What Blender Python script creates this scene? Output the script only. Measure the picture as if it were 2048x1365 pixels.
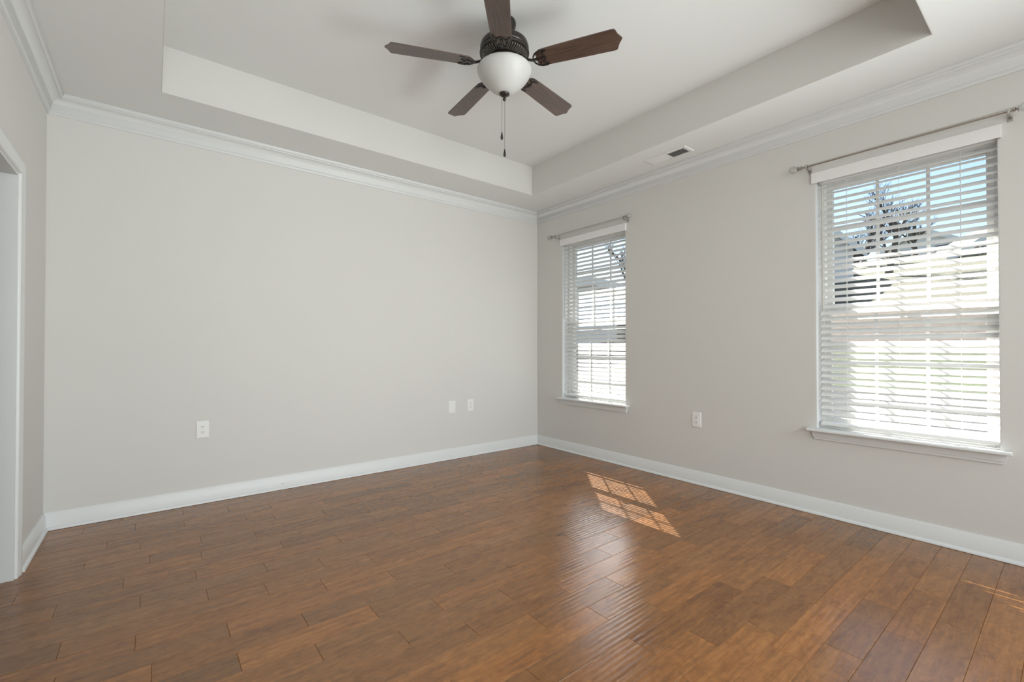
import bpy, bmesh, math, random
from mathutils import Vector, Matrix
random.seed(11)
for o in list(bpy.data.objects):
    bpy.data.objects.remove(o, do_unlink=True)
SC = bpy.context.scene
COL = SC.collection
R = math.radians

# ------------------------------------------------------------------ camera
cam_d = bpy.data.cameras.new('camera')
cam = bpy.data.objects.new('camera', cam_d)
COL.objects.link(cam)
YAW, PITCH, ROLL = 0.67151, 0.00928, 0.00058
f = Vector((math.sin(YAW)*math.cos(PITCH), math.cos(YAW)*math.cos(PITCH), math.sin(PITCH)))
r = Vector((math.cos(YAW), -math.sin(YAW), 0))
u = r.cross(f)
r2 = r*math.cos(ROLL)+u*math.sin(ROLL)
u2 = -r*math.sin(ROLL)+u*math.cos(ROLL)
M = Matrix((r2, u2, -f)).transposed().to_4x4()
M.translation = Vector((0, 0, 1.1466))
cam.matrix_world = M
cam_d.sensor_fit = 'HORIZONTAL'
cam_d.sensor_width = 36
cam_d.lens = 903.53/2048*36
cam_d.shift_y = 5.0/2048
cam_d.clip_start = 0.02
cam_d.clip_end = 500
SC.camera = cam

# ------------------------------------------------------------------ sky, sun, large lights, exposure
SC.view_settings.view_transform = 'Standard'
SC.view_settings.look = 'None'
SC.view_settings.gamma = 1
SC.view_settings.use_curve_mapping = False
SC.view_settings.exposure = 0.0
W = bpy.data.worlds.new('sky')
SC.world = W
W.use_nodes = True
wn = W.node_tree
sky = wn.nodes.new('ShaderNodeTexSky')
sky.sky_type = 'NISHITA'
sky.sun_disc = False
sky.sun_elevation = R(45)
sky.sun_rotation = R(41)
sky.air_density = 1.0
sky.dust_density = 0.6
sky.ozone_density = 1.2
wn.nodes['Background'].inputs['Strength'].default_value = 0.22
wn.links.new(sky.outputs[0], wn.nodes['Background'].inputs['Color'])

def lamp(name, kind, loc, direction, energy, color, **kw):
    d = bpy.data.lights.new(name, kind)
    d.energy = energy
    d.color = color
    for k, v in kw.items():
        setattr(d, k, v)
    o = bpy.data.objects.new(name, d)
    COL.objects.link(o)
    o.location = loc
    o.rotation_euler = Vector(direction).to_track_quat('-Z', 'Y').to_euler()
    return o
lamp('sun_light', 'SUN', (8, 9, 12), (-0.66, -0.75, -1.0), 27.0, (1.0, 0.95, 0.89), angle=0.0075)
# added fill lights behind the camera, standing in for rear windows and bounced light
lamp('rear_high_fill_light', 'AREA', (1.5, -3.0, 2.2), (0, 1.0, -0.45), 26.0, (0.96, 1.0, 0.995), shape='RECTANGLE', size=2.8, size_y=0.8, spread=R(80))
lamp('rear_right_fill_light', 'AREA', (3.45, -1.5, 1.35), (-1.0, 1.2, 0.2), 36.0, (0.95, 1.0, 1.0), shape='RECTANGLE', size=1.6, size_y=1.8, spread=R(110))
lamp('rear_left_fill_light', 'AREA', (-0.4, -2.4, 1.35), (0.9, 1.2, 0.15), 42.0, (0.97, 1.0, 0.99), shape='RECTANGLE', size=1.4, size_y=1.8, spread=R(110))
lamp('low_right_fill_light', 'AREA', (3.0, -1.0, 0.45), (-0.75, 1.0, 0.9), 17.0, (0.94, 1.0, 1.0), shape='RECTANGLE', size=2.0, size_y=0.9, spread=R(90))
lamp('low_rear_fill_light', 'AREA', (1.3, -2.2, 0.45), (0, 1.0, 0.7), 11.0, (0.94, 1.0, 1.0), shape='RECTANGLE', size=3.2, size_y=1.4, spread=R(85))

# ------------------------------------------------------------------ dimensions (metres)
XR, YB, XL, YF = 3.595, 4.037, -0.531, -3.35
CZ, TZ = 2.74, 3.035
TX0, TX1, TY0, TY1 = 0.030, 3.093, 0.455, 3.556
OW0, OW1, OZ0, OZ1 = 0.27, 1.14, 0.575, 2.33       # near window opening: y range, z range
DW = 2.478                                         # the far window stands this much further along the wall
DY0, DY1, DZ = 2.40, 3.29, 2.02                    # doorway in the left wall

# ------------------------------------------------------------------ materials
def nmat(name):
    m = bpy.data.materials.new(name)
    m.use_nodes = True
    nt = m.node_tree
    b = nt.nodes['Principled BSDF']
    return m, nt, b
def mat(name, col, rough=0.5, metal=0.0, spec=0.5, var=0.03, scale=6.0, bump=0.0, bscale=200.0, trans=0.0):
    m, nt, b = nmat(name)
    b.inputs['Roughness'].default_value = rough
    b.inputs['Metallic'].default_value = metal
    b.inputs['Specular IOR Level'].default_value = spec
    tc = nt.nodes.new('ShaderNodeTexCoord')
    no = nt.nodes.new('ShaderNodeTexNoise')
    no.inputs['Scale'].default_value = scale
    no.inputs['Detail'].default_value = 3
    nt.links.new(tc.outputs['Object'], no.inputs['Vector'])
    mr = nt.nodes.new('ShaderNodeMapRange')
    mr.inputs['To Min'].default_value = 1-var
    mr.inputs['To Max'].default_value = 1+var
    nt.links.new(no.outputs['Fac'], mr.inputs['Value'])
    mx = nt.nodes.new('ShaderNodeVectorMath')
    mx.operation = 'MULTIPLY'
    mx.inputs[0].default_value = col
    nt.links.new(mr.outputs[0], mx.inputs[1])
    nt.links.new(mx.outputs[0], b.inputs['Base Color'])
    if bump:
        n2 = nt.nodes.new('ShaderNodeTexNoise')
        n2.inputs['Scale'].default_value = bscale
        nt.links.new(tc.outputs['Object'], n2.inputs['Vector'])
        bp = nt.nodes.new('ShaderNodeBump')
        bp.inputs['Strength'].default_value = bump
        bp.inputs['Distance'].default_value = 0.002
        nt.links.new(n2.outputs['Fac'], bp.inputs['Height'])
        nt.links.new(bp.outputs[0], b.inputs['Normal'])
    return m
M_WALL = mat('wall_paint', (0.69, 0.681, 0.655), 0.75, spec=0.25, var=0.012, scale=1.5, bump=0.08, bscale=160)
M_CEIL = mat('ceiling_paint', (0.80, 0.815, 0.805), 0.8, spec=0.2, var=0.01, scale=1.5, bump=0.08, bscale=160)
M_TRIM = mat('trim_paint', (0.75, 0.765, 0.765), 0.35, spec=0.4, var=0.01, scale=3)
M_VINYL = mat('white_vinyl', (0.85, 0.85, 0.84), 0.4, var=0.01)
M_SLAT = mat('white_slat', (0.84, 0.84, 0.83), 0.42, spec=0.4, var=0.015, scale=20)
M_CORD = mat('white_cord', (0.80, 0.79, 0.76), 0.8)
M_NICKEL = mat('brushed_nickel', (0.50, 0.485, 0.46), 0.28, metal=1.0, var=0.04, scale=40)
M_BRONZE = mat('oil_rubbed_bronze', (0.030, 0.024, 0.021), 0.33, metal=0.35, spec=0.6, var=0.3, scale=25)
M_DARKMETAL = mat('black_recess', (0.012, 0.011, 0.010), 0.6)
M_PLATE = mat('white_plastic', (0.84, 0.84, 0.825), 0.35, var=0.01)
M_SLOT = mat('dark_slot', (0.03, 0.03, 0.03), 0.7)
M_VENT = mat('white_enamel', (0.80, 0.80, 0.78), 0.45)
M_VENTD = mat('painted_duct_shade', (0.05, 0.05, 0.048), 0.7)  # near-black colour put in for the unlit duct
M_BOWL = mat('frosted_alabaster_glass', (0.56, 0.565, 0.545), 0.38, spec=0.4, var=0.07, scale=9)
M_CHAIN = mat('beaded_chain', (0.20, 0.18, 0.16), 0.35, metal=0.9)
M_SIDING = mat('white_siding', (0.80, 0.80, 0.80), 0.6)
M_BRICK = mat('tan_brick', (0.18, 0.13, 0.10), 0.8, var=0.25, scale=9)
M_ROOF = mat('grey_shingles', (0.07, 0.068, 0.068), 0.9, var=0.35, scale=8)
M_WINDARK = mat('dark_window_glass', (0.06, 0.07, 0.08), 0.15)
M_BARK = mat('grey_bark', (0.08, 0.066, 0.058), 0.9, var=0.3, scale=14)

def glass_mat(name, gl=0.10, tint=(0.97, 0.985, 0.98, 1)):
    m = bpy.data.materials.new(name)
    m.use_nodes = True
    nt = m.node_tree
    nt.nodes.remove(nt.nodes['Principled BSDF'])
    t = nt.nodes.new('ShaderNodeBsdfTransparent')
    t.inputs[0].default_value = tint
    g = nt.nodes.new('ShaderNodeBsdfGlossy')
    g.inputs['Roughness'].default_value = 0.02
    lw = nt.nodes.new('ShaderNodeLayerWeight')
    lw.inputs[0].default_value = 0.5
    pw = nt.nodes.new('ShaderNodeMath')
    pw.operation = 'POWER'
    pw.inputs[1].default_value = 4.0
    nt.links.new(lw.outputs['Facing'], pw.inputs[0])
    fr = nt.nodes.new('ShaderNodeMapRange')
    fr.inputs['To Min'].default_value = gl*0.3
    fr.inputs['To Max'].default_value = 0.9
    nt.links.new(pw.outputs[0], fr.inputs['Value'])
    mx = nt.nodes.new('ShaderNodeMixShader')
    nt.links.new(fr.outputs[0], mx.inputs[0])
    nt.links.new(t.outputs[0], mx.inputs[1])
    nt.links.new(g.outputs[0], mx.inputs[2])
    nt.links.new(mx.outputs[0], nt.nodes['Material Output'].inputs[0])
    return m
M_GLASS = glass_mat('window_glass', 0.12)
M_CRYSTAL = glass_mat('clear_acrylic', 0.35, (0.90, 0.91, 0.90, 1))

def node(nt, kind, **kw):
    n = nt.nodes.new(kind)
    for k, v in kw.items():
        setattr(n, k, v)
    return n
def mth(nt, op, a, b=None):
    n = node(nt, 'ShaderNodeMath', operation=op)
    for i, x in enumerate((a, b)):
        if x is None: continue
        if isinstance(x, (int, float)): n.inputs[i].default_value = x
        else: nt.links.new(x, n.inputs[i])
    return n.outputs[0]
def ramp(nt, fac, stops):
    n = node(nt, 'ShaderNodeValToRGB')
    e = n.color_ramp.elements
    while len(e) < len(stops): e.new(0.5)
    for i, (p, c) in enumerate(stops):
        e[i].position = p
        e[i].color = (*c, 1)
    nt.links.new(fac, n.inputs[0])
    return n.outputs[0]
def mixc(nt, fac, a, b, mode='MIX'):
    n = node(nt, 'ShaderNodeMix', data_type='RGBA', blend_type=mode)
    for i, x in ((0, fac), (6, a), (7, b)):
        if isinstance(x, (int, float)): n.inputs[i].default_value = x
        elif isinstance(x, tuple): n.inputs[i].default_value = (*x, 1)
        else: nt.links.new(x, n.inputs[i])
    return n.outputs[2]
def noise(nt, vec, scale, detail=3, rough=0.5, dist=0.0):
    n = node(nt, 'ShaderNodeTexNoise')
    n.inputs['Scale'].default_value = scale
    n.inputs['Detail'].default_value = detail
    n.inputs['Roughness'].default_value = rough
    n.inputs['Distortion'].default_value = dist
    nt.links.new(vec, n.inputs['Vector'])
    return n.outputs['Fac']
def mapping(nt, vec, scale):
    n = node(nt, 'ShaderNodeMapping')
    n.inputs['Scale'].default_value = scale
    nt.links.new(vec, n.inputs['Vector'])
    return n.outputs[0]

def floor_mat():
    m, nt, b = nmat('hand_scraped_hardwood')
    uv = node(nt, 'ShaderNodeUVMap', uv_map='grain').outputs[0]
    at = node(nt, 'ShaderNodeAttribute', attribute_name='plank')
    sep = node(nt, 'ShaderNodeSeparateColor')
    nt.links.new(at.outputs['Color'], sep.inputs[0])
    pr, pg, pb = sep.outputs[0], sep.outputs[1], sep.outputs[2]
    grain = noise(nt, mapping(nt, uv, (2.2, 26, 1)), 1.6, 6, 0.62, 0.6)
    fine = noise(nt, mapping(nt, uv, (10, 160, 1)), 1.5, 3, 0.6)
    cloud = noise(nt, mapping(nt, uv, (3.0, 9, 1)), 1.3, 4, 0.6, 1.2)
    base = ramp(nt, grain, [(0.22, (0.145, 0.053, 0.012)), (0.48, (0.245, 0.094, 0.020)), (0.78, (0.35, 0.150, 0.038))])
    c = mixc(nt, mth(nt, 'MULTIPLY', pg, 0.55), base, (0.185, 0.090, 0.030))
    dark = ramp(nt, cloud, [(0.30, (0.66, 0.57, 0.50)), (0.47, (1, 1, 1))])
    c = mixc(nt, 0.6, c, dark, 'MULTIPLY')
    fig = noise(nt, mapping(nt, uv, (9, 15, 1)), 1.6, 4, 0.65, 1.5)
    c = mixc(nt, 0.8, c, ramp(nt, fig, [(0.30, (0.72, 0.68, 0.64)), (0.52, (1, 1, 1)), (0.75, (1.25, 1.22, 1.15))]), 'MULTIPLY')
    fr = ramp(nt, fine, [(0.3, (0.86, 0.85, 0.84)), (0.7, (1.06, 1.06, 1.05))])
    c = mixc(nt, 1.0, c, fr, 'MULTIPLY')
    knot = noise(nt, mapping(nt, uv, (5.5, 17, 1)), 1.0, 2, 0.5, 0.4)
    kc = ramp(nt, knot, [(0.69, (1, 1, 1)), (0.78, (0.60, 0.50, 0.43))])
    c = mixc(nt, mth(nt, 'MULTIPLY', mth(nt, 'GREATER_THAN', pb, 0.35), 0.85), c, kc, 'MULTIPLY')
    val = mth(nt, 'ADD', mth(nt, 'MULTIPLY', pr, 0.36), 1.0)
    n = node(nt, 'ShaderNodeVectorMath', operation='SCALE')
    nt.links.new(c, n.inputs[0])
    nt.links.new(val, n.inputs[3])
    nt.links.new(n.outputs[0], b.inputs['Base Color'])
    rg = mth(nt, 'ADD', mth(nt, 'MULTIPLY', fine, 0.10), 0.20)
    nt.links.new(rg, b.inputs['Roughness'])
    b.inputs['Specular IOR Level'].default_value = 0.8
    # scraped ripples running with the grain
    wv = node(nt, 'ShaderNodeTexWave', wave_type='BANDS', bands_direction='Y')
    wv.inputs['Scale'].default_value = 13.0
    wv.inputs['Distortion'].default_value = 1.2
    wv.inputs['Detail'].default_value = 1.0
    wv.inputs['Detail Scale'].default_value = 0.6
    nt.links.new(mapping(nt, uv, (0.35, 1, 1)), wv.inputs['Vector'])
    hgt = mth(nt, 'MULTIPLY', wv.outputs['Fac'], mth(nt, 'ADD', mth(nt, 'MULTIPLY', pb, 0.5), 0.3))
    bp = node(nt, 'ShaderNodeBump')
    bp.inputs['Strength'].default_value = 0.55
    bp.inputs['Distance'].default_value = 0.0010
    nt.links.new(hgt, bp.inputs['Height'])
    nt.links.new(bp.outputs[0], b.inputs['Normal'])
    return m
M_FLOOR = floor_mat()

def blade_mat():
    m, nt, b = nmat('dark_walnut_blade')
    tc = node(nt, 'ShaderNodeTexCoord').outputs['Object']
    g = noise(nt, mapping(nt, tc, (2.0, 34, 8)), 2.0, 5, 0.6, 0.8)
    c = ramp(nt, g, [(0.30, (0.030, 0.017, 0.012)), (0.5, (0.072, 0.039, 0.027)), (0.75, (0.125, 0.072, 0.050))])
    nt.links.new(c, b.inputs['Base Color'])
    b.inputs['Roughness'].default_value = 0.36
    b.inputs['Specular IOR Level'].default_value = 0.9
    return m
M_BLADE = blade_mat()

def ground_mat():
    m, nt, b = nmat('hillside_ground')
    geo = node(nt, 'ShaderNodeNewGeometry')
    sp = node(nt, 'ShaderNodeSeparateXYZ')
    nt.links.new(geo.outputs['Position'], sp.inputs[0])
    wob = noise(nt, geo.outputs['Position'], 0.9, 3)
    x = mth(nt, 'ADD', sp.outputs[0], mth(nt, 'MULTIPLY', wob, 1.4))
    mr = node(nt, 'ShaderNodeMapRange')
    mr.inputs['From Min'].default_value = 0
    mr.inputs['From Max'].default_value = 40
    nt.links.new(x, mr.inputs['Value'])
    c = ramp(nt, mr.outputs[0], [(0.0, (0.04, 0.042, 0.042)), (0.225, (0.04, 0.042, 0.042)), (0.235, (0.055, 0.075, 0.028)), (0.285, (0.055, 0.07, 0.03)),
                                 (0.295, (0.065, 0.046, 0.034)), (0.37, (0.07, 0.055, 0.038)), (0.39, (0.075, 0.072, 0.040)), (0.8, (0.07, 0.074, 0.042))])
    sp2 = ramp(nt, noise(nt, geo.outputs['Position'], 7, 4, 0.7), [(0.3, (0.55, 0.55, 0.55)), (0.7, (1.25, 1.25, 1.25))])
    nt.links.new(mixc(nt, 1.0, c, sp2, 'MULTIPLY'), b.inputs['Base Color'])
    b.inputs['Roughness'].default_value = 0.95
    return m
M_GROUND = ground_mat()

# ------------------------------------------------------------------ mesh helpers
class MB:
    """collects geometry, then links it as one mesh object"""
    def __init__(s, origin=(0, 0, 0)):
        s.bm = bmesh.new()
        s.o = Vector(origin)
    def box(s, a, b, bevel=0.0, seg=2, rot=None, pivot=None):
        t = bmesh.new()
        bmesh.ops.create_cube(t, size=1)
        a, b = Vector(a), Vector(b)
        for v in t.verts:
            v.co = Vector((a[i]+(v.co[i]+0.5)*(b[i]-a[i]) for i in range(3)))
        if bevel:
            bmesh.ops.bevel(t, geom=t.edges[:], offset=bevel, segments=seg, affect='EDGES', profile=0.6)
        if rot is not None:
            p = Vector(pivot if pivot is not None else (a+b)/2)
            for v in t.verts: v.co = rot @ (v.co-p)+p
        return s._merge(t)
    def _merge(s, t):
        mp = {v: s.bm.verts.new(v.co) for v in t.verts}
        for fc in t.faces:
            try: s.bm.faces.new([mp[v] for v in fc.verts])
            except ValueError: pass
        t.free()
        return s
    def lathe(s, prof, c, seg=48, axis='Z', closed=False):
        c = Vector(c)
        rings = []
        for rr, h in prof:
            ring = []
            if rr < 1e-6:
                rings.append([s.bm.verts.new(c+s._ax(0, 0, h, axis))])
                continue
            for i in range(seg):
                a = 2*math.pi*i/seg
                ring.append(s.bm.verts.new(c+s._ax(rr*math.cos(a), rr*math.sin(a), h, axis)))
            rings.append(ring)
        if closed: rings.append(rings[0])
        for p, q in zip(rings, rings[1:]):
            if len(p) == 1 and len(q) == 1: continue
            for i in range(max(len(p), len(q))):
                j = (i+1) % seg
                if len(p) == 1: vs = [p[0], q[i], q[j]]
                elif len(q) == 1: vs = [p[i], p[j], q[0]]
                else: vs = [p[i], p[j], q[j], q[i]]
                s.bm.faces.new(vs)
        return s
    @staticmethod
    def _ax(x, y, h, axis):
        return Vector((x, y, h)) if axis == 'Z' else (Vector((y, h, x)) if axis == 'Y' else Vector((h, x, y)))
    def tube(s, pts, rad, seg=8, caps=True):
        pts = [Vector(p) for p in pts]
        rads = rad if isinstance(rad, (list, tuple)) else [rad]*len(pts)
        rings = []
        ref = None
        for i, p in enumerate(pts):
            d = (pts[min(i+1, len(pts)-1)]-pts[max(i-1, 0)]).normalized()
            if ref is None:
                ref = d.orthogonal().normalized()
            x = (ref-d*ref.dot(d))
            x = x.normalized() if x.length > 1e-6 else d.orthogonal().normalized()
            ref = x
            y = d.cross(x)
            rings.append([s.bm.verts.new(p+(x*math.cos(2*math.pi*k/seg)+y*math.sin(2*math.pi*k/seg))*rads[i]) for k in range(seg)])
        for a, b in zip(rings, rings[1:]):
            for k in range(seg):
                s.bm.faces.new([a[k], a[(k+1) % seg], b[(k+1) % seg], b[k]])
        if caps:
            s.bm.faces.new(rings[0][::-1])
            s.bm.faces.new(rings[-1])
        return s
    def prism(s, poly, h0, h1, fn):
        """closed outline poly (2d) swept from h0 to h1; fn(u, v, h) -> point"""
        lo = [s.bm.verts.new(Vector(fn(a, b, h0))) for a, b in poly]
        hi = [s.bm.verts.new(Vector(fn(a, b, h1))) for a, b in poly]
        n = len(poly)
        s.bm.faces.new(lo[::-1])
        s.bm.faces.new(hi)
        for i in range(n):
            s.bm.faces.new([lo[i], lo[(i+1) % n], hi[(i+1) % n], hi[i]])
        return s
    def quad(s, *pts):
        s.bm.faces.new([s.bm.verts.new(Vector(p)) for p in pts])
        return s
    def build(s, name, m, parent=None, smooth=None, loc=None):
        bmesh.ops.recalc_face_normals(s.bm, faces=s.bm.faces[:])
        me = bpy.data.meshes.new(name)
        s.bm.to_mesh(me)
        s.bm.free()
        me.materials.append(m)
        if smooth is not None:
            for p in me.polygons: p.use_smooth = True
            me.set_sharp_from_angle(angle=R(smooth))
        o = bpy.data.objects.new(name, me)
        COL.objects.link(o)
        if parent: o.parent = parent
        if loc: o.location = loc
        return o
def tag(o, label=None, cat=None, group=None, kind=None):
    if label: o['label'] = label
    if cat: o['category'] = cat
    if group: o['group'] = group
    if kind: o['kind'] = kind
    return o
def struct(o):
    o['kind'] = 'structure'
    return o
def empty(name, loc):
    o = bpy.data.objects.new(name, None)
    COL.objects.link(o)
    o.location = loc
    o.empty_display_size = 0.1
    return o
def dup(o, parent=None, loc=None):
    kids = list(o.children)
    c = o.copy()
    COL.objects.link(c)
    c.parent = parent
    if loc is not None: c.location = loc
    for k in kids: dup(k, c)
    return c

# ------------------------------------------------------------------ the setting: floor
def build_floor():
    W0, Y0 = 0.1228, 0.259
    starts = {0: 2.59, 1: 2.335, 2: 2.047, 3: 1.867, 4: 1.45, 5: 1.20, 6: 2.179, 7: 1.75, 8: 1.51, 9: 1.271, 10: 1.024, 11: .784, 12: .497,
              13: .254, 14: .003, 15: -.258, 16: .654, 17: .429, 18: .205, 19: -.038, 20: -.328, 21: .596, 22: .216, 23: -.007,
              24: -.274, 25: .651, 26: .498, 27: .166, 28: -.08, 29: -.334, 30: .55}
    X0, X1, YA, YZ = -2.15, XR+0.02, YF-0.12, YB+0.02
    me = bpy.data.meshes.new('floor')
    V, F, UV, CC = [], [], [], []
    g, dz = 0.0016, 0.0018
    k0 = int(math.floor((YA-Y0)/W0))
    k1 = int(math.floor((YZ-Y0)/W0))
    rnd = random.Random(5)
    for k in range(k0, k1+1):
        st = starts.get(k, 2.85-0.25*k + (k*0.37 % 0.2))
        xs = [X0]
        js = []
        for n in range(-6, 7):
            js += [st+n*1.206, st+n*1.206+0.505]
        xs += sorted(x for x in js if X0+0.05 < x < X1-0.05)+[X1]
        y0, y1 = max(YA, Y0+k*W0), min(YZ, Y0+(k+1)*W0)
        if y1-y0 < 0.004: continue
        for a, b in zip(xs, xs[1:]):
            col = (rnd.random(), rnd.random(), rnd.random(), 1)
            if rnd.random() < 0.10: col = (rnd.random()*0.15-0.25, col[1], col[2], 1)
            ou, ov = rnd.random()*40, rnd.random()*40
            o = [(a, y0), (b, y0), (b, y1), (a, y1)]
            i = [(a+g, y0+g), (b-g, y0+g), (b-g, y1-g), (a+g, y1-g)]
            n0 = len(V)
            V += [(x, y, -dz) for x, y in o]+[(x, y, 0) for x, y in i]
            fs = [(4, 5, 6, 7)]+[(q, (q+1) % 4, 4+(q+1) % 4, 4+q) for q in range(4)]
            for fc in fs:
                F.append([n0+q for q in fc])
                for q in fc:
                    x, y = (o+i)[q]
                    UV.append((x+ou, y+ov))
                    CC.append(col)
    n0 = len(V)
    V += [(x, y, z) for z in (-0.002, -0.06) for x, y in ((X0, YA), (X1, YA), (X1, YZ), (X0, YZ))]
    for fc in ((0, 3, 2, 1)[::-1], (4, 5, 6, 7)[::-1], (0, 1, 5, 4), (1, 2, 6, 5), (2, 3, 7, 6), (3, 0, 4, 7)):
        F.append([n0+q for q in fc])
        for q in fc:
            UV.append((V[n0+q][0], V[n0+q][1]))
            CC.append((0, 0, 0, 1))
    me.from_pydata(V, [], F)
    me.uv_layers.new(name='grain')
    me.color_attributes.new('plank', 'FLOAT_COLOR', 'CORNER')
    me.uv_layers['grain'].data.foreach_set('uv', [q for p in UV for q in p])
    me.color_attributes['plank'].data.foreach_set('color', [q for p in CC for q in p])
    me.materials.append(M_FLOOR)
    o = bpy.data.objects.new('floor', me)
    COL.objects.link(o)
    return struct(o)
build_floor()

# ------------------------------------------------------------------ walls and ceiling
WT = 0.16
TOPZ = 3.12
m = MB()
ys = [YF-0.12, OW0, OW1, OW0+DW, OW1+DW, YB+0.12]
for i in range(5):
    if i in (1, 3):
        m.box((XR, ys[i], -0.06), (XR+WT, ys[i+1], OZ0-0.005))
        m.box((XR, ys[i], OZ1), (XR+WT, ys[i+1], TOPZ))
    else:
        m.box((XR, ys[i], -0.06), (XR+WT, ys[i+1], TOPZ))
struct(m.build('wall_right', M_WALL))
struct(MB().box((XL-0.12, YB, -0.06), (XR, YB+0.12, TOPZ)).build('wall_back', M_WALL))
m = MB()
m.box((XL-0.12, DY1, 0), (XL, YB, TOPZ)).box((XL-0.12, YF-0.12, 0), (XL, DY0, TOPZ)).box((XL-0.12, DY0, DZ), (XL, DY1, TOPZ))
struct(m.build('wall_left', M_WALL))
m = MB()
PX0, PX1, PZ = 0.1, 3.3, 2.45
m.box((XL, YF-0.12, 0), (PX0, YF, TOPZ)).box((PX1, YF-0.12, 0), (XR, YF, TOPZ)).box((PX0, YF-0.12, PZ), (PX1, YF, TOPZ))
struct(m.build('wall_front', M_WALL))
m = MB()
m.box((-2.15, 1.4, 0), (-2.03, 4.157, 2.5)).box((-2.03, 4.037, 0), (XL-0.12, 4.157, 2.5)).box((-2.03, 1.4, 0), (XL-0.12, 1.52, 2.5)).box((-2.03, 1.52, 2.44), (XL-0.12, 4.037, 2.5))
struct(m.build('wall_hallway', M_WALL))

m = MB()
m.box((XL, YF, CZ), (TX0, YB, TOPZ)).box((TX1, YF, CZ), (XR, YB, TOPZ)).box((TX0, YF, CZ), (TX1, TY0, TOPZ)).box((TX0, TY1, CZ), (TX1, YB, TOPZ))
ceiling = struct(m.build('ceiling', M_CEIL))
MB().box((TX0, TY0, TZ), (TX1, TY1, TOPZ)).build('tray_panel', M_CEIL, ceiling)
m = MB()
e = 0.004
m.box((TX0, TY0, CZ+0.0005), (TX0+e, TY1, TZ)).box((TX1-e, TY0, CZ+0.0005), (TX1, TY1, TZ))
m.box((TX0+e, TY0, CZ+0.0005), (TX1-e, TY0+e, TZ)).box((TX0+e, TY1-e, CZ+0.0005), (TX1-e, TY1, TZ))
m.build('tray_side', M_WALL, ceiling)

# mouldings swept along a wall: profile (distance from wall, height)
def sweep(prof, p0, p1, inward, mit0=0, mit1=0):
    p0, p1, nrm = Vector(p0), Vector(p1), Vector(inward)
    d = (p1-p0).normalized()
    m = MB()
    A = [m.bm.verts.new(p0+nrm*q+Vector((0, 0, z))+d*q*mit0) for q, z in prof]
    B = [m.bm.verts.new(p1+nrm*q+Vector((0, 0, z))-d*q*mit1) for q, z in prof]
    n = len(prof)
    for i in range(n):
        m.bm.faces.new([A[i], A[(i+1) % n], B[(i+1) % n], B[i]])
    m.bm.faces.new(A[::-1])
    m.bm.faces.new(B)
    return m
CROWN = [(0, 2.620), (0.007, 2.620), (0.010, 2.624), (0.011, 2.632), (0.009, 2.637), (0.014, 2.641)]
for i in range(9):
    a = i/8*math.pi/2
    CROWN.append((0.018+0.046*(1-math.cos(a)), 2.644+0.066*math.sin(a)))
CROWN += [(0.068, 2.710), (0.070, 2.717), (0.077, 2.719), (0.083, 2.725), (0.085, 2.733), (0.085, 2.7395), (0, 2.7395)]
runs = [('back', (XL, YB, 0), (XR, YB, 0), (0, -1, 0)), ('right', (XR, YF, 0), (XR, YB, 0), (-1, 0, 0)),
        ('left', (XL, YF, 0), (XL, YB, 0), (1, 0, 0)), ('front', (XL, YF, 0), (XR, YF, 0), (0, 1, 0))]
for i, (nm, a, b, n) in enumerate(runs):
    struct(sweep(CROWN, a, b, n, 1, 1).build('trim_%d' % (i+1), M_TRIM, smooth=50))
BASE = [(0, 0), (0.014, 0), (0.014, 0.090), (0.012, 0.093), (0.0115, 0.099), (0.008, 0.104), (0.006, 0.110), (0, 0.110)]
SHOE = [(0.0141, 0.0018)]+[(0.0141+0.013*math.cos(t*math.pi/12), 0.002+0.018*math.sin(t*math.pi/12)) for t in range(7)]+[(0.0141, 0.020)]
SHOE[1] = (0.0271, 0.0018)
brs = [('back', (XL, YB, 0), (XR, YB, 0), (0, -1, 0), 1, 1), ('right', (XR, YF, 0), (XR, YB, 0), (-1, 0, 0), 1, 1),
       ('left', (XL, DY1+0.064, 0), (XL, YB, 0), (1, 0, 0), 0, 1)]
base_objs = {}
for nm, a, b, n, m0, m1 in brs:
    o = struct(sweep(BASE, a, b, n, m0, m1).build('baseboard_'+nm, M_TRIM, smooth=40))
    sweep(SHOE, a, b, n, m0, m1).build('shoe_moulding', M_TRIM, o, smooth=40)
    base_objs[nm] = o
for x, z in ((2.40, 0.035), (0.83, 0.045)):
    MB().lathe([(0, 0), (0.0035, 0), (0.0035, 0.0015), (0, 0.0015)], (x, YB-0.0156, z), 10, 'Y').build('nail_hole', M_SLOT, base_objs['back'])

# ------------------------------------------------------------------ doorway in the left wall
m = MB()
jt = 0.018
m.box((XL-0.122, DY1-jt, 0), (XL+0.002, DY1, DZ)).box((XL-0.122, DY0, 0), (XL+0.002, DY0+jt, DZ)).box((XL-0.122, DY0+jt, DZ-jt), (XL+0.002, DY1-jt, DZ))
door = struct(m.build('door_1', M_TRIM))
def casing_profile():
    return [(0, 0), (0.006, 0), (0.011, 0.004), (0.011, 0.012), (0.009, 0.016), (0.014, 0.030), (0.017, 0.050), (0.017, 0.060), (0.014, 0.064), (0, 0.064)]
def casing(xface, sgn, name):
    m = MB()
    cp = casing_profile()
    k = 0.005
    def ring(y, z, sy, sz):
        return [m.bm.verts.new((xface+sgn*q, y+sy*(w-k), z+sz*(w-k))) for q, w in cp]
    st = [ring(DY1, 0, 1, 0), ring(DY1, DZ, 1, 1), ring(DY0, DZ, -1, 1), ring(DY0, 0, -1, 0)]
    n = len(cp)
    for a, b in zip(st, st[1:]):
        for i in range(n):
            m.bm.faces.new([a[i], a[(i+1) % n], b[(i+1) % n], b[i]])
    m.bm.faces.new(st[0])
    m.bm.faces.new(st[-1])
    return m.build(name, M_TRIM, door, smooth=40)
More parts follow.
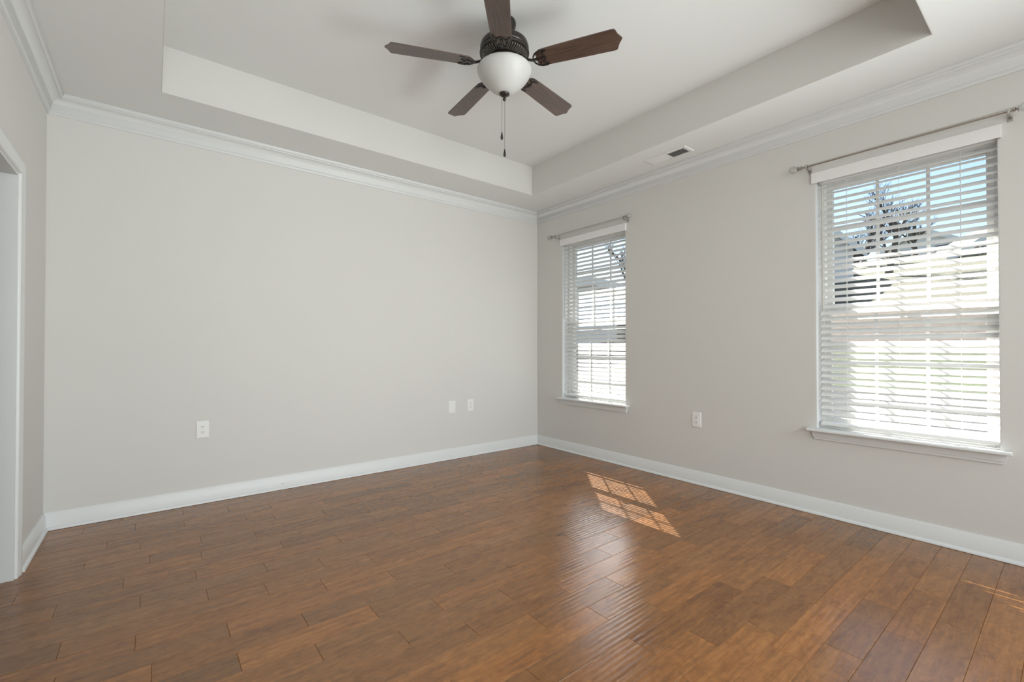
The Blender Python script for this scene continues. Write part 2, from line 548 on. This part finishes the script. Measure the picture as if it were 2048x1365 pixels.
casing(XL+0.0021, 1, 'casing')
casing(XL-0.1221, -1, 'casing')

# ------------------------------------------------------------------ windows (structure), built for the near one then copied
def build_window():
    w = struct(empty('window_1', (XR, (OW0+OW1)/2, OZ0)))
    ox, oy, oz = XR, (OW0+OW1)/2, OZ0
    hw = (OW1-OW0)/2
    H = OZ1-OZ0
    e = 0.004
    m = MB()                                            # painted returns of the opening
    m.box((0.001, hw-e, 0), (0.09, hw, H)).box((0.001, -hw, 0), (0.09, -hw+e, H)).box((0.001, -hw+e, H-e), (0.09, hw-e, H))
    m.build('jamb_liner', M_TRIM, w)
    m = MB()                                            # vinyl frame
    fx0, fx1, ft = 0.090, 0.20, 0.028
    m.box((fx0, hw-ft, 0), (fx1, hw, H), 0.002).box((fx0, -hw, 0), (fx1, -hw+ft, H), 0.002)
    m.box((fx0, -hw+ft, H-ft), (fx1, hw-ft, H), 0.002).box((fx0, -hw+ft, -0.01), (fx1, hw-ft, ft), 0.002)
    m.build('window_frame', M_VINYL, w)
    iw = hw-ft
    zm = 1.425-OZ0
    def sash(name, x0, x1, z0, z1, bot, top):
        s = 0.033
        m = MB()
        m.box((x0, iw-s, z0), (x1, iw, z1), 0.003).box((x0, -iw, z0), (x1, -iw+s, z1), 0.003)
        m.box((x0, -iw+s, z0), (x1, iw-s, z0+bot), 0.003).box((x0, -iw+s, z1-top), (x1, iw-s, z1), 0.003)
        o = m.build(name, M_VINYL, w)
        xc = (x0+x1)/2
        MB().box((xc-0.002, -iw+s-0.004, z0+bot-0.004), (xc+0.002, iw-s+0.004, z1-top+0.004)).build('pane', M_GLASS, o)
        m = MB()
        gw = 2*(iw-s)
        for q in (-1, 1):
            m.box((xc-0.008, q*gw/6-0.009, z0+bot), (xc-0.0025, q*gw/6+0.009, z1-top))
        gh = z1-top-z0-bot
        for zc in (z0+bot+gh/3, z0+bot+gh*2/3):
            for ya, yb in ((-gw/2, -gw/6-0.009), (-gw/6+0.009, gw/6-0.009), (gw/6+0.009, gw/2)):
                m.box((xc-0.008, ya, zc-0.008), (xc-0.0025, yb, zc+0.008))
        m.build('muntin_grid', M_VINYL, o)
        return o
    sash('upper_sash', 0.146, 0.180, zm-0.02, H-ft, 0.045, 0.04)
    lo = sash('lower_sash', 0.104, 0.138, ft, zm+0.025, 0.06, 0.045)
    MB().box((0.092, -0.03, zm+0.012), (0.104, 0.03, zm+0.022), 0.002).build('sash_lock', M_VINYL, lo)
    m = MB()                                            # stool with a rounded nose, and horns past the opening
    prof = [(0.090, 0.0), (0.090, 0.017), (-0.058, 0.017), (-0.064, 0.014), (-0.066, 0.0085), (-0.064, 0.003), (-0.058, 0.0)]
    m.prism([p for p in prof], -hw+0.0005, hw-0.0005, lambda a, b, h: (a, h, b))
    nose = [(-0.0005, 0.0), (-0.0005, 0.017)]+prof[2:]
    m.prism(nose, hw-0.0005, hw+0.042, lambda a, b, h: (a, h, b)).prism(nose, -hw-0.042, -hw+0.0005, lambda a, b, h: (a, h, b))
    m.build('window_sill', M_TRIM, w, smooth=40)
    m = MB()                                            # apron with raked ends
    t, bq = hw+0.030, hw+0.010
    m.prism([(-t, -0.0005), (t, -0.0005), (bq, -0.056), (-bq, -0.056)], 0.0, 0.011, lambda a, b, h: (-h, a, b))
    m.prism([(-t+0.004, -0.0005), (t-0.004, -0.0005), (bq+0.005, -0.040), (-bq-0.005, -0.040)], 0.011, 0.018, lambda a, b, h: (-h, a, b))
    m.build('apron', M_TRIM, w)
    return w
win1 = build_window()
win2 = dup(win1, None, (XR, (OW0+OW1)/2+DW, OZ0))
win2.name = 'window_2'

# ------------------------------------------------------------------ blinds
def build_blind(tilt, seed, wand_len):
    rd = random.Random(seed)
    root = empty('window_blind', (XR, (OW0+OW1)/2, OZ0+0.017))
    yc = (OW0+OW1)/2
    z0 = OZ0+0.017
    ya, yb = 0.277-yc, 1.119-yc
    def Z(z): return z-z0
    m = MB()
    m.box((-0.022, 0.258-yc, Z(2.286)), (-0.014, 1.157-yc, Z(2.358)), 0.002)
    m.box((-0.014, 0.258-yc, Z(2.286)), (-0.0005, 0.264-yc, Z(2.358))).box((-0.014, 1.151-yc, Z(2.286)), (-0.0005, 1.157-yc, Z(2.358)))
    m.build('valance', M_SLAT, root)
    MB().box((0.020, ya, Z(2.282)), (0.070, yb, Z(2.322)), 0.002).build('headrail', M_SLAT, root)
    m = MB()
    xc, pitch, top = 0.046, 0.0431, 2.252
    n = 37
    holes = (0.971-yc, 0.700-yc, 0.425-yc)
    for i in range(n):
        z = Z(top-i*pitch)
        t = R(tilt+rd.uniform(-1.6, 1.6)+(rd.uniform(-7, 5) if rd.random() < 0.10 else 0))
        roll = rd.uniform(-0.0012, 0.0012)
        sag = rd.uniform(-0.0006, 0.0010)
        ns, nc = 6, 6
        V0, V1 = [], []
        for a in range(ns+1):
            y = ya+(yb-ya)*a/ns
            dzs = roll*(2*a/ns-1)-sag*(1-(2*a/ns-1)**2)
            ra, rb = [], []
            for c in range(nc+1):
                q = -0.025+0.05*c/nc                      # across the slat, + towards the glass
                cr = 0.0022*(1-(q/0.025)**2)
                for off, lst in ((cr+0.0013, ra), (cr-0.0013, rb)):
                    lst.append(m.bm.verts.new((xc+q*math.cos(t)-off*math.sin(t), y, z+dzs+q*math.sin(t)+off*math.cos(t))))
            V0.append(ra)
            V1.append(rb)
        for a in range(ns):
            for c in range(nc):
                m.bm.faces.new([V0[a][c], V0[a+1][c], V0[a+1][c+1], V0[a][c+1]])
                m.bm.faces.new([V1[a][c], V1[a][c+1], V1[a+1][c+1], V1[a+1][c]])
            m.bm.faces.new([V0[a][0], V1[a][0], V1[a+1][0], V0[a+1][0]])
            m.bm.faces.new([V0[a][nc], V0[a+1][nc], V1[a+1][nc], V1[a][nc]])
        for a in (0, ns):
            m.bm.faces.new([*V0[a], *V1[a][::-1]])
    m.build('slats', M_SLAT, root, smooth=45)
    zb = Z(0.630)
    MB().box((xc-0.025, ya, zb-0.012), (xc+0.025, yb, zb+0.008), 0.004, rot=Matrix.Rotation(R(-8), 3, 'Y')).build('bottom_rail', M_SLAT, root)
    for h in holes:
        m = MB()
        for s in (-1, 1):
            x = xc+s*0.0235
            m.tube([(x, h+0.004*s, Z(2.285)), (x, h+0.004*s, zb)], 0.0008, 5)
        m.build('ladder_cord', M_CORD, root)
        MB().tube([(xc, h, Z(2.285)), (xc, h, zb)], 0.0009, 5).build('lift_cord', M_CORD, root)
    wy = 1.098-yc
    m = MB()
    m.tube([(0.010, wy, Z(2.300)), (0.004, wy, Z(2.278)), (0.001, wy, Z(2.262))], 0.0018, 6)
    m.tube([(0.001, wy, Z(2.262)), (-0.002, wy, Z(2.262)-wand_len)], 0.0046, 8)
    m.build('tilt_wand', mat('clear_grey_wand', (0.50, 0.48, 0.44), 0.25), root, smooth=40)
    return root
b1 = build_blind(35.5, 3, 0.86)
tag(b1, 'white slatted blind on the larger nearer window at the right, tree and sky behind', 'blind', 'window blinds')
b2 = build_blind(39.5, 8, 0.79)
b2.location.y += DW
tag(b2, 'white slatted blind on the narrow-looking window beside the room corner', 'blind', 'window blinds')

# ------------------------------------------------------------------ curtain rods
def build_rod():
    L0, L1, z = 0.212, 1.198, 2.396
    yc = (L0+L1)/2
    root = empty('curtain_rod', (XR, yc, z))
    X = -0.075
    h = (L1-L0)/2
    m = MB()
    m.tube([(X, -h, 0), (X, 0.04, 0)], 0.0085, 16).tube([(X, 0.04, 0), (X, h, 0)], 0.0072, 16)
    m.build('rod', M_NICKEL, root, smooth=40)
    for y in (-h+0.014, h-0.030):
        m = MB()
        m.box((-0.0045, y-0.010, -0.034), (-0.0005, y+0.010, 0.018), 0.0012)
        m.box((X-0.006, y-0.0055, -0.019), (-0.004, y+0.0055, -0.0135), 0.001)
        m.box((X-0.013, y-0.0055, -0.019), (X-0.0075, y+0.0055, 0.010), 0.001)
        m.lathe([(0.0092, -0.008), (0.0125, -0.008), (0.0125, 0.008), (0.0092, 0.008)], (X, y, 0), 20, 'Y', closed=True)
        m.build('bracket', M_NICKEL, root, smooth=40)
    for s in (-1, 1):
        def P(lst): return [(r_, s*h_) for r_, h_ in lst]
        m = MB()
        m.lathe(P([(0, -0.002), (0.011, -0.002), (0.0125, 0.001), (0.0125, 0.008), (0.008, 0.010), (0.006, 0.014), (0.006, 0.016), (0.016, 0.018), (0.016, 0.021), (0, 0.021)]), (X, s*h, 0), 24, 'Y')
        fo = m.build('finial', M_NICKEL, root, smooth=40)
        m = MB()
        pr = [(0, 0.0211), (0.010, 0.0215)]+[(0.027*math.sin(R(a)), 0.051-0.027*math.cos(R(a))) for a in range(28, 180, 8)]+[(0, 0.078)]
        m.lathe(P(pr), (X, s*h, 0), 28, 'Y')
        m.build('ball', M_CRYSTAL, fo, smooth=60)
    return root
rod1 = build_rod()
rod2 = dup(rod1, None, (XR, rod1.location.y+DW+0.015, rod1.location.z))
tag(rod1, 'brushed nickel curtain rod above the larger nearer window, clear ball finials', 'curtain rod', 'curtain rods')
tag(rod2, 'brushed nickel curtain rod above the window beside the room corner', 'curtain rod', 'curtain rods')

# ------------------------------------------------------------------ ceiling fan
FX, FY = 1.583, 2.064
fan = tag(empty('ceiling_fan', (FX, FY, TZ)), 'dark bronze ceiling fan with five walnut blades and frosted bowl light', 'ceiling fan')
def FZ(z): return z-TZ
MB().lathe([(0, FZ(TZ-0.0005)), (0.064, FZ(TZ-0.0005)), (0.067, FZ(3.028)), (0.067, FZ(3.016)), (0.064, FZ(3.002)), (0.056, FZ(2.984)), (0.043, FZ(2.970)), (0.028, FZ(2.962)), (0.020, FZ(2.960)), (0, FZ(2.960))], (0, 0, 0), 48).build('canopy', M_BRONZE, fan, smooth=50)
MB().lathe([(0, FZ(2.962)), (0.0127, FZ(2.962)), (0.0127, FZ(2.93)), (0.026, FZ(2.928)), (0.030, FZ(2.922)), (0.030, FZ(2.912)), (0, FZ(2.912))], (0, 0, 0), 32).build('downrod', M_BRONZE, fan, smooth=40)
prof = [(0, 2.916), (0.040, 2.916), (0.050, 2.920), (0.100, 2.918), (0.122, 2.912), (0.136, 2.900), (0.141, 2.885), (0.141, 2.866), (0.138, 2.862), (0.141, 2.857), (0.144, 2.850), (0.142, 2.843), (0.132, 2.838), (0, 2.838)]
motor = MB().lathe([(a, FZ(b)) for a, b in prof], (0, 0, 0), 72).build('motor_housing', M_BRONZE, fan, smooth=35)
m = MB()                                                # ring of radial cooling fins under the housing
for i in range(54):
    a = 2*math.pi*i/54
    rt = Matrix.Rotation(a, 3, 'Z')
    p = [rt @ Vector(q) for q in ((0.132, -0.0026, FZ(2.8375)), (0.132, 0.0026, FZ(2.8375)), (0.084, 0.0019, FZ(2.8375)), (0.084, -0.0019, FZ(2.8375)),
                                  (0.130, -0.0020, FZ(2.829)), (0.130, 0.0020, FZ(2.829)), (0.088, 0.0014, FZ(2.822)), (0.088, -0.0014, FZ(2.822)))]
    v = [m.bm.verts.new(q) for q in p]
    for fc in ((0, 1, 2, 3), (7, 6, 5, 4), (0, 4, 5, 1), (1, 5, 6, 2), (2, 6, 7, 3), (3, 7, 4, 0)):
        m.bm.faces.new([v[q] for q in fc])
m.build('vent_fins', mat('brightened_bronze_fins', (0.22, 0.20, 0.18), 0.4, metal=0.3), motor)  # fins coloured paler than the housing, brightness painted in where little light falls
prof = [(0, 2.8375), (0.080, 2.8375), (0.086, 2.832), (0.086, 2.822), (0.074, 2.816), (0.058, 2.814), (0.056, 2.800), (0.060, 2.792), (0.060, 2.768), (0, 2.768)]
MB().lathe([(a, FZ(b)) for a, b in prof], (0, 0, 0), 48).build('switch_housing', M_BRONZE, fan, smooth=35)
prof = [(0.060, 2.768), (0.120, 2.769), (0.140, 2.7675), (0.151, 2.763), (0.1565, 2.754), (0.1565, 2.745), (0.151, 2.729), (0.140, 2.710), (0.124, 2.689), (0.103, 2.668), (0.081, 2.647), (0.060, 2.631), (0.040, 2.621), (0.018, 2.617), (0.0, 2.617)]
bowl = MB().lathe([(a, FZ(b)) for a, b in prof], (0, 0, 0), 72).build('light_bowl', M_BOWL, fan, smooth=60)
prof = [(0, 2.6205), (0.026, 2.6205), (0.030, 2.616), (0.029, 2.611), (0.020, 2.604), (0.010, 2.600), (0.006, 2.597), (0.0055, 2.594), (0.0085, 2.590), (0.0095, 2.584), (0.0080, 2.578), (0.004, 2.574), (0, 2.573)]
MB().lathe([(a, FZ(b)) for a, b in prof], (0, 0, 0), 32).build('bowl_finial', M_BRONZE, fan, smooth=50)
ax = Vector((math.cos(YAW), -math.sin(YAW), 0))
for off, ztop, zend in ((-0.0145, 2.606, 2.349), (0.002, 2.574, 2.250)):
    p = ax*off
    m = MB()
    nb = int((ztop-zend-0.04)/0.0045)
    m.tube([(p.x, p.y, FZ(ztop)), (p.x, p.y, FZ(zend+0.038))], 0.0009, 6)
    for i in range(nb):
        z = FZ(ztop-0.002-i*0.0045)
        m.lathe([(0, 0.0016), (0.0015, 0.0006), (0.0015, -0.0006), (0, -0.0016)], (p.x, p.y, z), 6)
    ch = m.build('pull_chain', M_CHAIN, fan, smooth=60)
    pr = [(0, 0.046), (0.002, 0.045), (0.0035, 0.040), (0.005, 0.030), (0.0075, 0.016), (0.0078, 0.009), (0.0055, 0.002), (0, 0)]
    MB().lathe([(a, FZ(zend)+b) for a, b in pr], (p.x, p.y, 0), 20).build('pendant', M_BRONZE, ch, smooth=60)
# blades: one is built along +X, the rest are copies turned about the axis
def outline():
    half = [(0.196, 0.030), (0.206, 0.044), (0.222, 0.053), (0.27, 0.0565), (0.38, 0.060), (0.50, 0.0632), (0.595, 0.0655), (0.624, 0.066), (0.634, 0.0635), (0.640, 0.057),
            (0.6435, 0.047), (0.648, 0.034), (0.655, 0.022), (0.664, 0.009)]
    return half+[(0.6688, 0.0)]+[(x, -y) for x, y in half[::-1]]
PITCHM = Matrix.Rotation(R(-12), 3, 'X')
def bl(a, b, h):
    v = PITCHM @ Vector((0, b, h))
    return (a, v.y, FZ(2.777)+v.z)
blade = MB().prism(outline(), -0.003, 0.003, bl).build('blade', M_BLADE, fan)
def iron():
    m = MB()
    # the flat scrolled plate under the blade root with two openings, made of arms
    def ring(pts, w):
        n = len(pts)
        P = [Vector(p) for p in pts]
        O, I = [], []
        for i in range(n):
            d = (P[(i+1) % n]-P[i-1]).normalized()
            nn = Vector((-d.y, d.x))
            O.append(P[i]+nn*w/2)
            I.append(P[i]-nn*w/2)
        for A in (O, I): pass
        lay = []
        for h in (-0.0075, -0.0032):
            lay.append(([m.bm.verts.new(bl(q.x, q.y, h)) for q in O], [m.bm.verts.new(bl(q.x, q.y, h)) for q in I]))
        for i in range(n):
            j = (i+1) % n
            (o0, i0), (o1, i1) = lay
            m.bm.faces.new([o0[i], o0[j], i0[j], i0[i]])
            m.bm.faces.new([o1[i], i1[i], i1[j], o1[j]])
            m.bm.faces.new([o0[i], o1[i], o1[j], o0[j]])
            m.bm.faces.new([i0[i], i0[j], i1[j], i1[i]])
    for s in (1, -1):
        pts = [(0.176, 0.006), (0.184, 0.024), (0.198, 0.040), (0.220, 0.050), (0.246, 0.052), (0.262, 0.047), (0.250, 0.041), (0.236, 0.034), (0.232, 0.024), (0.246, 0.010), (0.252, 0.004), (0.228, 0.004), (0.200, 0.005)]
        ring([(a, s*b) for a, b in pts][::s], 0.0085)
    for a, b in ((0.215, 0.030), (0.215, -0.030), (0.236, 0.0)):
        m.lathe([(0, -0.0035), (0.006, -0.0035), (0.006, 0.0015), (0, 0.003)], bl(a, b, -0.0075), 12)
    # curved arm from the motor hub to the plate
    pts = [(0.078, 0, FZ(2.826)), (0.100, 0, FZ(2.818)), (0.122, 0, FZ(2.800)), (0.145, 0, FZ(2.782)), (0.170, 0, FZ(2.773)), (0.200, 0, FZ(2.772))]
    ws = [0.013, 0.012, 0.011, 0.010, 0.011, 0.009]
    rings = []
    for (x, y, z), w_ in zip(pts, ws):
        rings.append([m.bm.verts.new((x, y+w_*c, z+0.0045*d)) for c, d in ((-1, -0.6), (-0.6, -1), (0.6, -1), (1, -0.6), (1, 0.6), (0.6, 1), (-0.6, 1), (-1, 0.6))])
    for a, b in zip(rings, rings[1:]):
        for k in range(8):
            m.bm.faces.new([a[k], a[(k+1) % 8], b[(k+1) % 8], b[k]])
    m.bm.faces.new(rings[0])
    m.bm.faces.new(rings[-1])
    return m.build('blade_iron', M_BRONZE, fan, smooth=40)
ir = iron()
for i in range(5):
    a = R(300.4+72*i)
    for src in (blade, ir):
        o = src if i == 0 else src.copy()
        if i:
            COL.objects.link(o)
            o.parent = fan
        o.rotation_euler = (0, 0, a)

# ------------------------------------------------------------------ ceiling register
vx, vy = 3.331, 2.107
vent = tag(empty('air_vent', (vx, vy, CZ)), 'white two-way air register with one dark half, in the ceiling by the right wall', 'air vent')
m = MB()
fw, fl, t = 0.068, 0.183, 0.011
for a, b in (((-fw, -fl), (fw, -fl+0.026)), ((-fw, fl-0.026), (fw, fl)), ((-fw, -fl+0.026), (-fw+0.017, fl-0.026)), ((fw-0.017, -fl+0.026), (fw, fl-0.026)), ((-fw+0.017, -0.006), (fw-0.017, 0.006))):
    m.box((a[0], a[1], -t), (b[0], b[1], -0.0005), 0.0015)
m.build('vent_frame', M_VENT, vent)
MB().box((-fw+0.016, -fl+0.025, -0.0025), (fw-0.016, fl-0.025, -0.0008)).build('duct_shade_sheet', M_VENTD, vent)  # dark sheet painted for the shade inside the duct
for s, nm in ((-1, 'louvers'), (1, 'louvers')):
    m = MB()
    for i in range(10):
        y = s*(0.012+0.0151*(i+0.5))
        m.box((-fw+0.017, y-0.0062, -0.0072), (fw-0.017, y+0.0062, -0.0062), rot=Matrix.Rotation(R(38*(1 if s < 0 else -1)), 3, 'X'))
    m.build(nm, M_VENT, vent)

# ------------------------------------------------------------------ wall plates (built facing -Y at the origin)
def build_outlet(kind='duplex', w=0.080, h=0.126):
    root = empty('wall_outlet' if kind == 'duplex' else 'blank_plate', (0, 0, 0))
    m = MB()
    m.prism([(-w/2, -h/2), (w/2, -h/2), (w/2, h/2), (-w/2, h/2)], 0.0005, 0.003, lambda a, b, q: (a, -q, b))
    k = 0.004
    lo = [m.bm.verts.new((a, -0.003, b)) for a, b in ((-w/2, -h/2), (w/2, -h/2), (w/2, h/2), (-w/2, h/2))]
    hi = [m.bm.verts.new((a, -0.0065, b)) for a, b in ((-w/2+k, -h/2+k), (w/2-k, -h/2+k), (w/2-k, h/2-k), (-w/2+k, h/2-k))]
    for i in range(4):
        m.bm.faces.new([lo[i], lo[(i+1) % 4], hi[(i+1) % 4], hi[i]])
    m.bm.faces.new(hi)
    m.build('cover_plate', M_PLATE, root)
    if kind == 'duplex':
        for s in (-1, 1):
            m = MB()
            out = []
            for i in range(24):
                a = 2*math.pi*i/24
                out.append((max(-0.0165, min(0.0165, 0.0185*math.cos(a))), s*0.0195+max(-0.0135, min(0.0135, 0.0175*math.sin(a)))))
            m.prism(out, 0.0064, 0.0085, lambda a, b, q: (a, -q, b))
            rc = m.build('receptacle', M_PLATE, root)
            m = MB()
            for sx, hh in ((-0.0064, 0.0038), (0.0064, 0.0045)):
                m.box((sx-0.0013, -0.0089, s*0.0195+0.003-hh), (sx+0.0013, -0.0084, s*0.0195+0.003+hh))
            m.lathe([(0, -0.0089), (0.0026, -0.0089), (0.0026, -0.0084), (0, -0.0084)], (0, 0, s*0.0195-0.0075), 12, 'Y')
            m.build('slots', M_SLOT, rc)
        MB().lathe([(0, -0.0082), (0.002, -0.0080), (0.0026, -0.0072), (0.0026, -0.0062), (0, -0.0062)], (0, 0, 0), 12, 'Y').build('screw', M_PLATE, root, smooth=50)
    else:
        for s in (-1, 1):
            MB().lathe([(0, -0.0082), (0.002, -0.0080), (0.0026, -0.0072), (0.0026, -0.0062), (0, -0.0062)], (0, 0, s*0.042), 12, 'Y').build('screw', M_PLATE, root, smooth=50)
    return root
o1 = build_outlet()
o1.location = (0.291, YB, 0.541)
tag(o1, 'white duplex outlet at the left of the back wall, far from the others', 'outlet', 'wall outlets')
o3 = dup(o1, None, (2.642, YB, 0.537))
tag(o3, 'white duplex outlet on the back wall just right of the blank plate', 'outlet', 'wall outlets')
o4 = dup(o1, None, (XR, 2.018, 0.540))
o4.rotation_euler = (0, 0, R(-90))
tag(o4, 'white duplex outlet on the right wall between the two windows', 'outlet', 'wall outlets')
bp_ = build_outlet('blank', 0.084, 0.128)
bp_.location = (2.416, YB, 0.534)
tag(bp_, 'blank white wall plate without sockets, on the back wall', 'wall plate')

# ------------------------------------------------------------------ outdoors
def gz(x, y):
    pts = [(3.7, -0.35), (6.0, -0.15), (9.0, 0.60), (11.0, 1.20), (14.0, 2.10), (20, 3.55), (28, 5.35), (36, 6.3), (60, 7.0), (120, 7.5)]
    for (a, b), (c, d) in zip(pts, pts[1:]):
        if x <= c:
            t = max(0, (x-a)/(c-a))
            return b+(d-b)*t
    return pts[-1][1]
m = MB()
gx = [XR+WT+0.01, 5, 6, 7, 8, 9, 10, 11, 12, 13, 14, 16, 18, 20, 22, 25, 28, 32, 36, 45, 60, 90, 120]
gy = [-40, -25, -15, -10, -6, -3, 0, 3, 6, 9, 12, 15, 20, 28, 40, 60, 90]
gr = [[m.bm.verts.new((x, y, gz(x, y)+random.uniform(-0.04, 0.04)*(x > 5))) for y in gy] for x in gx]
for i in range(len(gx)-1):
    for j in range(len(gy)-1):
        m.bm.faces.new([gr[i][j], gr[i+1][j], gr[i+1][j+1], gr[i][j+1]])
gd = m.build('lawn', M_GROUND, smooth=80)
tag(gd, 'rising hillside of mulch and pale grass outside the windows', 'lawn', kind='structure')
m = MB()
m.box((XR+WT+0.001, YF-0.5, 2.60), (XR+WT+0.44, YB+0.6, 2.66)).box((XR+WT+0.44, YF-0.5, 2.62), (XR+WT+0.465, YB+0.6, 2.80))
m.prism([(XR+WT+0.001, 2.70), (XR+WT+0.51, 2.72), (XR+WT+0.51, 2.76), (XR+WT+0.001, 3.10)], YF-0.5, YB+0.6, lambda a, b, h: (a, h, b))
struct(m.build('trim_6', M_TRIM))

def house(name, label, az, dist, half, eave, ridge, depth, wall_m, base, turn=0):
    """gable-fronted house: its gable faces the room"""
    a = R(az)
    c = Vector((math.sin(a)*dist, math.cos(a)*dist, 0))
    root = tag(empty(name, (c.x, c.y, base)), label, 'house', 'neighbouring houses')
    root.rotation_euler = (0, 0, -a+R(turn))            # local +Y looks away from the room
    E, Rg = eave-base, ridge-base
    MB().prism([(-half, -0.3), (half, -0.3), (half, E), (0, Rg), (-half, E)], 0, depth, lambda p, q, h: (p, h, q)).build('wall', wall_m, root)
    sl = (Rg-E)/half
    ov, th = 0.35, 0.16
    m = MB()
    for s in (-1, 1):
        m.prism([(0, Rg+0.002), (s*(half+ov), E-ov*sl+0.002), (s*(half+ov), E-ov*sl+th), (0, Rg+th)], -0.35, depth+0.35, lambda p, q, h: (p, h, q))
    rf = m.build('roof', M_ROOF, root)
    m = MB()
    for s in (-1, 1):
        m.prism([(0, Rg-0.10), (s*(half+ov), E-ov*sl-0.10), (s*(half+ov), E-ov*sl+th), (0, Rg+th)], -0.385, -0.352, lambda p, q, h: (p, h, q))
    m.build('rake_board', M_TRIM, rf)
    for wx, wz in ((-half*0.5, E*0.45), (half*0.5, E*0.45)):
        fr = MB().box((wx-0.5, -0.05, wz-0.75), (wx+0.5, -0.001, wz+0.75)).build('window', M_TRIM, root)
        MB().box((wx-0.43, -0.056, wz-0.68), (wx+0.43, -0.0505, wz+0.68)).build('pane', M_WINDARK, fr)
    return root
house('neighbour_house', 'white gabled house on the hill, at the left of the larger window', 67.0, 20.5, 3.1, 4.8, 7.9, 7.0, M_SIDING, 3.2)
house('neighbour_house', 'white low house filling the view through the corner window', 48.0, 15.0, 2.7, 2.55, 3.3, 4.0, M_SIDING, 0.7)
house('neighbour_house', 'tan house with grey roof on the hill, at the right of the nearer window', 88.0, 27, 2.6, 4.9, 6.7, 6, M_BRICK, 4.6, 25)
house('neighbour_house', 'small white house far up the hill, between the tree and the tan house', 80.8, 37, 2.0, 7.2, 8.3, 5, M_SIDING, 6.0, -20)

def tree(label, az, dist, h, seed, spread=0.6):
    rd = random.Random(seed)
    a = R(az)
    x, y = math.sin(a)*dist, math.cos(a)*dist
    root = tag(empty('bare_tree', (x, y, gz(x, y)-0.05)), label, 'tree', 'bare trees outside')
    tk, br = MB(), MB()
    def grow(p, d, L, rad, lev, mb):
        pts, rr = [p], [rad]
        n = 4
        for i in range(n):
            d = (d+Vector((rd.uniform(-1, 1), rd.uniform(-1, 1), rd.uniform(-0.5, 0.7)))*0.16).normalized()
            p = p+d*L/n
            pts.append(p)
            rr.append(rad*(1-0.55*(i+1)/n))
        mb.tube(pts, rr, 6 if lev < 2 else 4)
        if lev >= 4: return
        for k in range(5 if lev < 3 else 4):
            t = rd.uniform(0.35, 1.0)
            q = pts[min(n, int(t*n))]
            ang = rd.uniform(0, 6.283)
            side = Vector((math.cos(ang), math.sin(ang), 0))
            nd = (d*0.75+side*rd.uniform(0.4, 1.0)*spread*1.5+Vector((0, 0, 0.15))).normalized()
            grow(q, nd, L*rd.uniform(0.5, 0.72), max(0.006, rad*0.42), lev+1, br)
    grow(Vector((0, 0, 0)), Vector((0, 0, 1)), h*0.42, h*0.028, 0, tk)
    tk.build('trunk', M_BARK, root, smooth=60)
    br.build('branches', M_BARK, root)
    return root
tree('bare grey-brown tree seen through the middle of the nearer window', 78.3, 21, 4.6, 4)
tree('bare tree behind the white house, at the left of the nearer window', 76.4, 27, 4.6, 9)
tree('bare tree seen through the right pane of the corner window', 53.5, 20, 5.2, 21)
tree('bare low tree beside the tan house on the hill', 80.3, 29, 4.0, 33)
